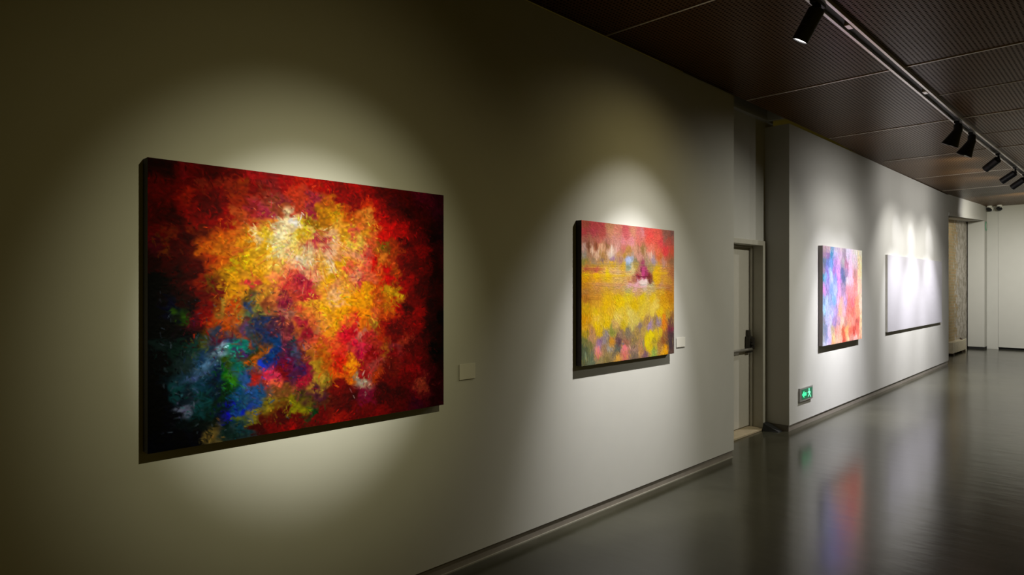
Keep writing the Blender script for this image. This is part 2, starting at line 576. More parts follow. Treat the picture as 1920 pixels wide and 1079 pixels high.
# ------------------------------------------------------------------ pigment tables: u v colour, read in thousandths and hex
PIGMENTS_1 = (
    '0060320d00000460261200020800493000001140533c02021580293000022170304a0404248016600808019093380000'
    '0590974502020870485008081360695a14082100606e1a0a2560548a2c0a0131572a00000521444200000931216e1000'
    '1291453a00001651324000002021285a08002481137e1e060191922600000732062000001071846008041501906a0806'
    '2021867e06002401739a3a140192644004040662614e14041002592800001362294a14061582568a3206187254b04c08'
    '225252b45010256250c87a1000630030060a0322994a20040733072c0400114295401008150294a84a06187302b86010'
    '233300b85a18261308d8a0102800218c10103280247c1a183790179a1010431021a81a0c485013b014085220199c0404'
    '5700246e02082800706a0c043280958a3a2036210180202a404076b02c14449081b834184850888e2430522073b05010'
    '570057860c042801408e202031214698243a3621219a4420413126a630184671218e1c30503128b87008550135c88a10'
    '589109a83804272200b03a18312186c87820353163d8b880387164e0c890413178e8e0d0449186c8b020476173906008'
    '503160b06a10560177d08a28589186d89a18280248e0b878320236d8b020362233e8d8a0396241e0c860422219d0a018'
    '467206d8b848485236b85840476247a82838503252b83a3a531233e0a868579231d89018272298c89018312296d8a018'
    '345285e8d890379294e8b878413282e0c058458290dcb880494289d89a58531287e0a878579285d88848619018a00a02'
    '6590247004027220164000048100243a000490203032000a987033180004609074700004659069b02806711074820002'
    '77607936000a8320851e00029020792400049750711e0008619140c06018659125c070207011328a0408765115520006'
    '821110400004902115280002975133120004619184c04830670191c88018711166a01008754174b00c04810182880408'
    '8671783c00049381601c0002609240e0b838649226d8a838690235c04820743221b01204798206880808832192900408'
    '9022113a00069752070e0004609295d88858659293c848387222798a4a107432715850107872658a28088322512a0204'
    '9022725a04049622692000040063541800040463532400020873613002021293603a0806165350982c04202349b04a0a'
    '225368a88808256348d098080064080000000464080800000874172404001294076a1804165417543808180426500810'
    '202407a87008240407d890100064610000000594590c04061004721c06041294634a0a0a1584645a1206195455a86814'
    '233455c8820c256466c880180065150000000595080408141145000c080c1365206004081725126e2c082025038a6a20'
    '233514b03a0825652198582a0065510000000805361e38081145473c08121365396c0808180541785018217542a83a10'
    '248544a878200195870000020735820c020811459428080e158577a83406195589b042082256017a34182566035a3458'
    '0196230204020876290804081296093a240816560628303e1806364a102221063828344c2406510c6a582566328a3820'
    '0326600c14100736640a18101076581028201366514044181586631c2c3c2026677890a02256690c8a602486813a2050'
    '272348c89010312347dca020345346e8b040387355e89060422333e8d0a0449343d8b078485342dc9838531330dcc090'
    '579340d8a010272387b87818312387d89010353386e08040396386dc5a38431406b82838467385e09060522374dca010'
    '570384e09828595362d85030280436c83030328417d89018370447d86038387447b828284404179c1c30458459c82030'
    '503416dc9020550427d88848589438dc9830272476584018312477b87820353467d87830387488882830422489c04028'
    '467490d8a020513470e09828550482e8a868589482e898082725151c30583045167070283375078840203875197a1430'
    '422541c86828458511d87828513534e8a010570536e8980827255540583a3045564a3828345548a85830387560a86850'
    '43156298182c467564d06028513566dc8828560580e09c10589581e060202725845828203045861c2c503375983c2030'
    '3795915c1c28413603b050204496168c1424494597c87040541611d88018589625d01828272624303848304630202848'
    '3376390c30583706419838384046541c3c3c440646882020485650c84028531664d85020589669c818202726630c4038'
    '2966654c302433767908386a3706725c203040468538202c431677702838467691b85038513695a85a10560699c83818'
    '272693382808296695a850103457000c28583967053c1838449710602020503715a84808560721b81808619339e08838'
    '659338d05030690333c00804733336b86018776347983010821334580404878333380204950319180004619383e08858'
    '639410c83038680394c85830754386b00804798370883008832381500002902356480204962380140002609450e08808'
    '659439d89008711439b84010754463a87a10798475a88010832428780002902428300202962441200004619494dc9008'
    '670495d88808722485b04010765498b06008792517980408821534280004878500500004950526180002609538e07808'
    '659551d87808711542c05020754555a03008810569600c04867560700004938575200004987577080004609593c82020'
    '649595d06010705598907818743601780c04798611400004867615600006938624140002609637a80818639633b86850'
    '680631a82020733634902008787638500404821676782010902670280006975675100002619693b03028659697c02038'
    '701696882018743704804010787696702020855714380808926708300404975724060000006711000000059718040604'
    '08072014201c1007690c2024143708142c401507284060781727590a18301957620c4810210783286810217736283808'
    '256740085848288724a848083287281430a03797346c1030272791183c700067830000000467980204040807930c2a28'
    '1077753848681368020c283016580608141c195820082c08233825083858256809284c80291794a01c10332779c82848'
    '345801d050303707746804103967874018300068540000000598450404060938320c14181228280c302c158843081810'
    '195839081c082338540c3848256858183c5030485514406c337840683c18379836704018404840904028006908000000'
    '059900040404089861484c58114873082424150879081c14187876080c28217900100c882408951034682649020c1c98'
    '2888831c38783208987060103628956c5010396911706808019964000004087924060a08129922080c081729210c1008'
    '210918101060248935485010288932686010328930481004370947380804404964500604073976000004129969040406'
    '1729635040182179580818102569560c2830296974300404345973600804396983880a08422697384058467701a06010'
    '503705b85010560706c82020599736d06810639717980828701712700408776730600c0c8787284804069757610c0000'
    '422759301c484497626c1028485756a07818531772c84808570765b82008609770d078086597878c14147117818a3028'
    '7768004c10088448086808089268292c0006987849100002434807a01428485809a07820507816786018560797d05008'
    '609803c860086498309080687118278a28087658454a08068448514004069028876820109758971c0004431854302c14'
    '485873401828541859600604589877500208659899600820722897280004798908280206878932400608975958140004'
    '4229157068084589420c3014494895482010541924401008599912300208659955500408722977600208787965380006'
    '86796624000c962981180004422967480808485968580808560982881408619981500408722988580208'
)
PIGMENTS_2 = (
    '036012a04a38111022c04848189021c04a4a268023c08058350034d88068434029d86060580036e07870671035e05a50'
    '797033d85848895036905a48976040745048022083b04040111071c04850189074b85048268050d89068350065d88870'
    '434061d86868509049e09070610039e08888702067e85048797075e05848895057986050976066a05848022138a86050'
    '086136b87058163132c06a58241129c07868322114d08878406122e08888492118e89090580114e07868702100e05a48'
    '829103d84848928099b05040022187c098880711748a5038096191e0b090137171a05838189181d8a078236156a07048'
    '284193e8c0a8350175d89888417173d07868463187c08848550168d89878616174a07848702163e07860797176d86848'
    '895165d84040962171c05038022242988878086240a87858137228d8a888199234b08048284224d8c0a8361222c89060'
    '434220c08a40474251a8a8c0580224d09080702213d8a088829218c86838949215a858380222838a8038111277a08060'
    '189276907060295262a07890378261b08070451251b0b8e0474267b8c8d8550265908058671263a88868752262a08890'
    '862260b880689622498a6040022312c09038111304c08a30189303d09a38295301d8a830406308d8a838463299909878'
    '550306b89848622305a04860702317a89050797316d8a820928315b07040036334b05838127334c86850215341d8a050'
    '295348d8a860406332d8a840503331d8c080580338b87860622346c84878671346a03858765350d8a818882345c08838'
    '962345a06038036368d8a810137368e8b010241371e0c018350367d8b070463371e0b868562379903038641379983050'
    '690379783028765379d8a818895384c89030036405d09010137417e0a028241398d8a820350407d8a850463411d09850'
    '521399b07050562412d8a0a0628408e8c0b8671421e8c8c0702413805038797405d8a020928410b88030036442c08020'
    '137447c88848241448c89858350450c89868463443d8a0a0550448e0a8a8641437e0d0c0715454b8a878829443c08858'
    '928466a86838036483a87030137481b88038241487c89828350485c89840463479b8a860580489c89868702488c8a868'
    '829498c89828928509b87818036535a86820137530c88828241533d8a818350536d8b010463531d8b820610543d8b818'
    '734547d8b020862550c89018962562b87818036583c09018137587d09828241591e0b008378584e8c008521593d8b010'
    '641606d8b838765598e0c050895616d09818962627c08820036627c89810137636d8b018268630d8a828378643d8b838'
    '492661d8c058610658d8b838734651e0c048829668d8b018928682b08828976693906030036676c88808137674e0b038'
    '241687d8b018350685e0c058434698d8b838550712d0b850671711a88048765724907048869722d878209627356c4838'
    '036731c89018137738e0b810241725d8b010322738c09858406744c8a820492741c8b058580755887068702754a080a0'
    '797739988088882774d88020949791703040036779a88818096773b88048163777d0a81823179490807829577588883a'
    '378805907058463799807058550805a08048628799b09048715830d8c010816825c8a8288958308858389628574c3838'
    '0228306c6a38086809b080581638538a6880215831887878284852c08028361851684848434877906048521872887048'
    '610892a88058671885d8b810765892a890288628928850289499214a3c3c022878485038076865706838152894d08080'
    '215896907050268889908880350909585850423903e08080521925907060610933a87848702929c8a818829940a07038'
    '895972d89010962978584038022926505840086933606048152928c07060241949907848322957706048417955c06858'
    '521965685848653970705058752975809040862986c89020022978505038086978586048163979807048241979706038'
    '339978c89038'
)
PIGMENTS_3 = (
    '035032d0b8c0130026d8c0c8217031a0b8d8306026e0d0e0452018e0d0d8619020e8e0f0797016e8e0d8953019e0d8c8'
    '035081c0a8c0119087b090c020508370a8d0294069d8d0f8413073e0c8e0508058b8a8b8622064e8d8f0770068f0e0e8'
    '958077ecd8b8035151909cb811916390a0d819417190b0e8283147c8a8e0375155e8c0f0484151c8c0c8570176c898b0'
    '671156f8d8f0807169f0d8e0950177f0d8b0011253c0a8c0096251a898d8170266b8c8f8259248c098d8365263e0b0f8'
    '4612618890b8559249b8a0c0676258f8c8e8799274d8a8a8940254f8dcb800030460a8c004730498c8e8121319b0a0e0'
    '197318d0d8ff287318a0b0e0381334d8a0e85053168088a8607344e8d8e8712344f8c8d8804344e0a0a0931344fcdcc8'
    '024434e8b0e8110425b8a8e0199437a0b8f0290443c8d0ff385445e8b8e8482441c0a8c8598448e8a8b8703461f8a8b0'
    '811451f0a8a8939453fcdcc8024557a8c0e0098570c8d8f8174534b8c0e826655498b8f0361569e8c0e0445583f0c0b8'
    '531575d8b8e0634578e89898741582f0909c852586f4a890984603fce0d0024627b8d8f8112642c8d0f8216664d0d0f8'
    '309669d0b8e8406657f4c0a8506674e8c0c8625686f09c98747674e89088876699f4a890994718fcdcc0012747a8a8b8'
    '087752d0d0f8178758e0d8fc271765c0a8d8368783e0b8d0467778f4d0c0555784d8a8a0661792f4a898771799f4a498'
    '868806d88078969826f8d0b0012842a8b0c0062835a8b0d0140853e8d8fc219848d8c8b0314856f0b0a8413864f0c0b0'
    '471881d88068574878f8b888667898e88878776882d87068891904f48c80976925f8ccb0012932b8bcc8076927b0b4d8'
    '154947e0d0f8234955e8c8a0331953f0d0c0430963f8b8a8503964d87868609974f8c0a0703983e0a8a0814982f8c8c0'
    '930986e8b8a0038999d8d8f0128999e8d8f8235997f8c8a8374999fcc8b0'
)


# ------------------------------------------------------------------ paintings
def srgb_lin(c):
    c = np.asarray(c, float)
    return np.where(c <= 0.04045, c / 12.92, ((c + 0.055) / 1.055) ** 2.4)


def unpack(s):
    r = []
    for i in range(0, len(s), 12):
        r.append((int(s[i:i + 3]) / 1000, int(s[i + 3:i + 6]) / 1000,
                  int(s[i + 6:i + 8], 16) / 255, int(s[i + 8:i + 10], 16) / 255, int(s[i + 10:i + 12], 16) / 255))
    return np.array(r)


def value_noise(shape, cells, rng):
    h, w = shape
    g = rng.random((cells + 2, cells + 2))
    y = np.linspace(0, cells, h, endpoint=False)
    x = np.linspace(0, cells, w, endpoint=False)
    yi, xi = y.astype(int), x.astype(int)
    fy, fx = y - yi, x - xi
    fy = (fy * fy * (3 - 2 * fy))[:, None]
    fx = (fx * fx * (3 - 2 * fx))[None]
    a = g[yi][:, xi]; b = g[yi][:, xi + 1]; c = g[yi + 1][:, xi]; d = g[yi + 1][:, xi + 1]
    return a * (1 - fy) * (1 - fx) + b * (1 - fy) * fx + c * fy * (1 - fx) + d * fy * fx


def lookup(ctrl, u, v, W, H, p=4.0, soft=0.012):
    out = np.zeros(u.shape + (3,))
    uf, vf = u.ravel(), v.ravel()
    o = np.zeros((uf.size, 3))
    cx_, cy_ = ctrl[:, 0] * W, ctrl[:, 1] * H
    for s in range(0, uf.size, 8000):
        e = min(s + 8000, uf.size)
        d2 = (uf[s:e, None] * W - cx_) ** 2 + (vf[s:e, None] * H - cy_) ** 2 + soft * soft
        w = d2 ** (-p / 2)
        o[s:e] = (w @ ctrl[:, 2:5]) / w.sum(1, keepdims=True)
    return o.reshape(out.shape)


def paint(ctrl, W, H, nu, nv, seed, strokes, flow, light, jitter, lmin, lmax, wmin, wmax, p=4.0, extra=(), wob=0.3, warp=0.03, scatter=0.02, speckle=0.4, glowing=0.0):
    """lay brush strokes over an underpainting; returns pigment (nv, nu, 3) and relief (nv, nu)"""
    rng = np.random.default_rng(seed)
    u = np.linspace(0, 1, nu)[None].repeat(nv, 0)
    v = np.linspace(0, 1, nv)[:, None].repeat(nu, 1)
    ww = warp
    du = (value_noise((nv, nu), 18, rng) - .5) * 2 * ww + (value_noise((nv, nu), 50, rng) - .5) * 1.6 * ww
    dv = (value_noise((nv, nu), 18, rng) - .5) * 2 * ww + (value_noise((nv, nu), 50, rng) - .5) * 1.6 * ww
    colr = lookup(ctrl, np.clip(u + du / W, 0, 1), np.clip(v + dv / H, 0, 1), W, H, p)
    colr *= 1 + speckle * (value_noise((nv, nu), 120, rng)[..., None] - 0.5)
    hgt = 0.3 * value_noise((nv, nu), 90, rng)
    su, sv = rng.random(strokes), rng.random(strokes)
    ju = np.clip(su + rng.normal(0, scatter / W, strokes), 0, 1)
    jv = np.clip(sv + rng.normal(0, scatter / H, strokes), 0, 1)
    sc = lookup(ctrl, ju, jv, W, H, p + 2, 0.004)
    gain = np.exp(rng.normal(-jitter * jitter * 0.5, jitter, (strokes, 1)))
    tint = np.exp(rng.normal(0, jitter * 0.45, (strokes, 3)))
    sc = np.clip(sc * gain * tint, 0, 1)
    ang = np.array([flow(a, b) for a, b in zip(su, sv)]) + rng.normal(0, wob, strokes)
    L = rng.uniform(lmin, lmax, strokes); B = rng.uniform(wmin, wmax, strokes)
    px, py = nu / W, nv / H
    items = [(su[i], sv[i], ang[i], L[i], B[i], sc[i], 0.8) for i in range(strokes)] + list(extra)
    for (a, b, t, l, w, c, al) in items:
        r = l * 0.5 + w
        x0, x1 = int(max(0, (a * W - r) * px)), int(min(nu, (a * W + r) * px + 2))
        y0, y1 = int(max(0, (b * H - r) * py)), int(min(nv, (b * H + r) * py + 2))
        if x1 <= x0 or y1 <= y0: continue
        gx = (np.arange(x0, x1) / px - a * W)[None]
        gy = (np.arange(y0, y1) / py - b * H)[:, None]
        s = (gx * math.cos(t) + gy * math.sin(t)) / (l * 0.5)
        q = (-gx * math.sin(t) + gy * math.cos(t)) / (w * 0.5)
        q = q + 0.35 * s * s
        m = np.clip(1.6 * (1 - s * s - q * q), 0, 1)
        bristle = 0.75 + 0.25 * np.sin(q * 7 + a * 90)
        k = (al * m * bristle)[..., None]
        colr[y0:y1, x0:x1] = colr[y0:y1, x0:x1] * (1 - k) + np.asarray(c) * k
        hgt[y0:y1, x0:x1] = hgt[y0:y1, x0:x1] * (1 - 0.6 * k[..., 0]) + m * bristle * 0.6 * (0.5 + 0.5 * abs(q))
    lin = srgb_lin(np.clip(colr, 0, 1))
    if glowing:                                  # deeper, stronger pigments where the photograph ran out of range
        top = lin.max(-1, keepdims=True)
        sat = 1 - lin.min(-1, keepdims=True) / np.maximum(top, 1e-4)
        lin = lin * (1 + glowing * sat * np.clip((top - 0.6) / 0.4, 0, 1)) * (lin / np.maximum(top, 1e-4)) ** (0.4 * glowing)
    E = light(u, v)
    pig = np.clip(lin / E - 0.003, 0.001, 0.92)
    return pig, hgt


def canvas_mesh(name, pig, hgt, W, H, relief, parent, x):
    """grid in the local y-z plane, u along +y, v downwards"""
    nv, nu = hgt.shape
    y = np.linspace(0, W, nu)[None].repeat(nv, 0) - W / 2
    z = H - np.linspace(0, H, nv)[:, None].repeat(nu, 1)
    edge = np.minimum(np.minimum(np.arange(nu), np.arange(nu)[::-1])[None], np.minimum(np.arange(nv), np.arange(nv)[::-1])[:, None])
    xx = x + relief * hgt * np.clip(edge / 3.0, 0, 1)
    co = np.stack([xx, y, z], -1).reshape(-1, 3)
    i = np.arange(nv * nu).reshape(nv, nu)
    q = np.stack([i[:-1, :-1], i[1:, :-1], i[1:, 1:], i[:-1, 1:]], -1).reshape(-1, 4)
    me = bpy.data.meshes.new(name)
    me.vertices.add(len(co)); me.vertices.foreach_set('co', co.ravel())
    me.loops.add(q.size); me.loops.foreach_set('vertex_index', q.ravel())
    me.polygons.add(len(q))
    me.polygons.foreach_set('loop_start', np.arange(0, q.size, 4))
    me.polygons.foreach_set('loop_total', np.full(len(q), 4))
    me.polygons.foreach_set('use_smooth', np.ones(len(q), bool))
    me.update(); me.validate()
    at = me.attributes.new('pigment', 'FLOAT_COLOR', 'POINT')
    rgba = np.ones((len(co), 4), np.float32)
    rgba[:, :3] = pig.reshape(-1, 3)
    at.data.foreach_set('color', rgba.ravel())
    me.materials.append(M_pigment)
    o = bpy.data.objects.new(name, me)
    COL.objects.link(o)
    o.parent = parent
    return o


def stretched_painting(name, loc, rotz, W, H, D, edge_mat, pig, hgt, relief):
    """canvas on a deep stretcher: painted face, wrapped edges and the bars behind"""
    root = empty(name, loc, (0, 0, rotz))
    face = canvas_mesh('painted_canvas', pig, hgt, W, H, relief, root, D)
    bm = bmesh.new()
    t = 0.004
    box(bm, 0.002, D - 0.0005, -W / 2, -W / 2 + t, 0, H)
    box(bm, 0.002, D - 0.0005, W / 2 - t, W / 2, 0, H)
    box(bm, 0.002, D - 0.0005, -W / 2 + t, W / 2 - t, 0, t)
    box(bm, 0.002, D - 0.0005, -W / 2 + t, W / 2 - t, H - t, H)
    obj('wrapped_edge', bm, edge_mat, root)
    bm = bmesh.new()
    b = 0.05
    box(bm, 0.001, D - 0.006, -W / 2 + t, -W / 2 + b, t, H - t)
    box(bm, 0.001, D - 0.006, W / 2 - b, W / 2 - t, t, H - t)
    box(bm, 0.001, D - 0.006, -W / 2 + b, W / 2 - b, t, b)
    box(bm, 0.001, D - 0.006, -W / 2 + b, W / 2 - b, H - b, H - t)
    obj('stretcher_bar', bm, M_sill, root)
    return root


def pool(cu, cv, su, sv, peak, floor, tint):
    """mean light reaching a canvas, used to mix pigments of the right depth"""
    tint = np.array(tint)

    def f(u, v):
        g = peak * np.exp(-((u - cu) / su) ** 2 / 2 - ((v - cv) / sv) ** 2 / 2) + floor
        return g[..., None] * tint
    return f

def mean_light(nu, nv, vals):
    """coarse table of the lamp light on a canvas: the pigments were mixed to read right under it"""
    g = np.array(vals).reshape(nv, nu, 3)

    def f(u, v):
        x, y = np.clip(u, 0, 1) * (nu - 1), np.clip(v, 0, 1) * (nv - 1)
        i, j = np.minimum(x.astype(int), nu - 2), np.minimum(y.astype(int), nv - 2)
        a, b = (x - i)[..., None], (y - j)[..., None]
        return (g[j, i] * (1 - a) + g[j, i + 1] * a) * (1 - b) + (g[j + 1, i] * (1 - a) + g[j + 1, i + 1] * a) * b
    return f


LIGHT_1 = mean_light(9, 8, [
    0.25, 0.23, 0.12, 0.37, 0.34, 0.19, 0.93, 0.89, 0.61, 1.43, 1.38, 1.00,
    1.55, 1.50, 1.10, 1.32, 1.27, 0.92, 0.73, 0.69, 0.46, 0.32, 0.29, 0.16,
    0.22, 0.20, 0.10, 0.30, 0.28, 0.15, 0.64, 0.60, 0.40, 1.39, 1.34, 0.98,
    1.84, 1.79, 1.33, 1.93, 1.88, 1.40, 1.74, 1.69, 1.26, 1.18, 1.14, 0.82,
    0.47, 0.44, 0.27, 0.26, 0.24, 0.13, 0.42, 0.39, 0.24, 1.00, 0.95, 0.68,
    1.67, 1.62, 1.21, 1.97, 1.92, 1.45, 2.02, 1.96, 1.47, 1.91, 1.86, 1.39,
    1.51, 1.46, 1.08, 0.78, 0.74, 0.51, 0.32, 0.29, 0.16, 0.55, 0.52, 0.34,
    1.14, 1.10, 0.80, 1.70, 1.65, 1.24, 1.89, 1.84, 1.39, 1.90, 1.84, 1.39,
    1.86, 1.80, 1.35, 1.57, 1.53, 1.14, 0.94, 0.90, 0.64, 0.40, 0.37, 0.22,
    0.57, 0.55, 0.36, 1.10, 1.06, 0.77, 1.58, 1.53, 1.15, 1.75, 1.70, 1.28,
    1.76, 1.71, 1.29, 1.72, 1.67, 1.26, 1.48, 1.44, 1.08, 0.94, 0.90, 0.65,
    0.43, 0.40, 0.25, 0.49, 0.46, 0.30, 0.94, 0.90, 0.65, 1.40, 1.35, 1.01,
    1.57, 1.52, 1.15, 1.60, 1.55, 1.17, 1.55, 1.50, 1.13, 1.31, 1.27, 0.94,
    0.80, 0.77, 0.55, 0.38, 0.35, 0.22, 0.35, 0.33, 0.20, 0.71, 0.68, 0.48,
    1.12, 1.09, 0.80, 1.34, 1.30, 0.97, 1.39, 1.34, 1.00, 1.31, 1.26, 0.94,
    1.05, 1.01, 0.74, 0.61, 0.58, 0.40, 0.29, 0.27, 0.16, 0.25, 0.23, 0.13,
    0.50, 0.47, 0.32, 0.86, 0.83, 0.60, 1.07, 1.04, 0.77, 1.12, 1.09, 0.81,
    1.05, 1.02, 0.75, 0.79, 0.76, 0.55, 0.40, 0.38, 0.25, 0.23, 0.21, 0.12,
])
LIGHT_2 = mean_light(6, 6, [
    0.53, 0.49, 0.37, 1.16, 1.10, 0.92, 2.47, 2.39, 2.13, 2.83, 2.74, 2.46,
    1.75, 1.68, 1.45, 0.88, 0.83, 0.65, 0.58, 0.55, 0.45, 1.60, 1.55, 1.38,
    2.65, 2.58, 2.37, 2.92, 2.86, 2.63, 2.31, 2.25, 2.04, 1.22, 1.17, 1.00,
    0.93, 0.90, 0.80, 1.83, 1.78, 1.64, 2.44, 2.38, 2.20, 2.59, 2.53, 2.33,
    2.27, 2.21, 2.02, 1.54, 1.49, 1.32, 1.10, 1.06, 0.95, 1.69, 1.65, 1.50,
    2.01, 1.97, 1.82, 2.13, 2.08, 1.91, 1.98, 1.94, 1.77, 1.56, 1.51, 1.35,
    1.08, 1.05, 0.95, 1.45, 1.41, 1.29, 1.65, 1.61, 1.48, 1.72, 1.67, 1.53,
    1.67, 1.63, 1.49, 1.44, 1.40, 1.25, 0.82, 0.79, 0.72, 1.00, 0.97, 0.89,
    1.13, 1.10, 1.02, 1.12, 1.09, 0.99, 1.05, 1.01, 0.92, 1.32, 1.27, 1.12,
])
LIGHT_3 = mean_light(4, 6, [
    1.46, 1.43, 1.40, 2.03, 2.00, 1.97, 1.61, 1.60, 1.58, 0.81, 0.78, 0.72,
    1.95, 1.93, 1.92, 2.58, 2.56, 2.57, 2.16, 2.14, 2.15, 0.94, 0.92, 0.86,
    2.24, 2.19, 2.25, 3.12, 3.09, 3.14, 2.57, 2.55, 2.59, 1.13, 1.10, 1.05,
    2.10, 2.07, 2.15, 3.11, 3.08, 3.14, 2.49, 2.47, 2.51, 1.28, 1.25, 1.21,
    1.90, 1.87, 1.92, 2.74, 2.72, 2.76, 2.15, 2.14, 2.17, 1.33, 1.30, 1.27,
    1.47, 1.45, 1.46, 2.22, 2.21, 2.27, 1.78, 1.76, 1.81, 1.30, 1.28, 1.24,
])


# nearest painting: fiery burst
def flow_burst(u, v):
    a = math.atan2((v - 0.22), (u - 0.46) * 1.27)
    b = math.atan2((v - 0.50), (u - 0.66) * 1.27)
    d1 = (u - .46) ** 2 + (v - .22) ** 2
    d2 = (u - .66) ** 2 + (v - .5) ** 2
    if v > 0.6 and u < 0.5: return 2.4 + 1.5 * math.sin(9 * u + 7 * v)
    return a if d1 < d2 else b


W1P, H1P, D1P = 1.445, 1.130, 0.06
rng = np.random.default_rng(5)
extra = []
for k in range(170):                            # glints in the dark corner, painted in as small pale flecks
    a, b = rng.uniform(0.03, 0.42), rng.uniform(0.45, 0.97)
    g = rng.uniform(0.10, 0.30)
    extra.append((a, b, rng.uniform(0, 3.1), rng.uniform(.008, .03), rng.uniform(.004, .008), (g * .85, g, g * 1.05), 0.7))
for k in range(170):                            # thin bright lines radiating from the burst
    t = rng.uniform(0.15, 2.9); r = rng.uniform(0.04, 0.34)
    a, b = 0.46 + r * math.cos(t) / 1.27, 0.20 + r * math.sin(t)
    c = [(0.95, 0.85, 0.55), (0.95, 0.72, 0.18), (0.9, 0.45, 0.22), (0.7, 0.12, 0.10)][k % 4]
    if r > 0.26 and k % 4 == 0: continue
    extra.append((a, b, t + rng.normal(0, .12), rng.uniform(.03, .10), rng.uniform(.003, .006), c, 0.42))
pig, hgt = paint(unpack(PIGMENTS_1), W1P, H1P, 430, 340, 11, 7000, flow_burst, LIGHT_1, 0.20, .010, .038, .004, .011, wob=0.9, extra=extra)
p = stretched_painting('abstract_painting', (0.0, 0.770 + W1P / 2, 0.962), 0, W1P, H1P, D1P, plain('shade_dark_edge', (0.012, 0.006, 0.005), 0.7), pig, hgt, 0.003)  # edge coloured near-black to hold the shade of its unlit side
tag(p, 'large fiery red and yellow abstract painting with a dark blue-green corner, nearest on the wall', 'painting')

# second painting: yellow field under a pink sky
W2P, H2P, D2P = 1.185, 0.985, 0.05


def flow_field(u, v):
    if v < 0.12: return 0.4 * math.sin(8 * u)
    if v < 0.30: return 1.5
    if v < 0.52: return 0.05
    return 1.3 + 0.4 * math.sin(13 * u)


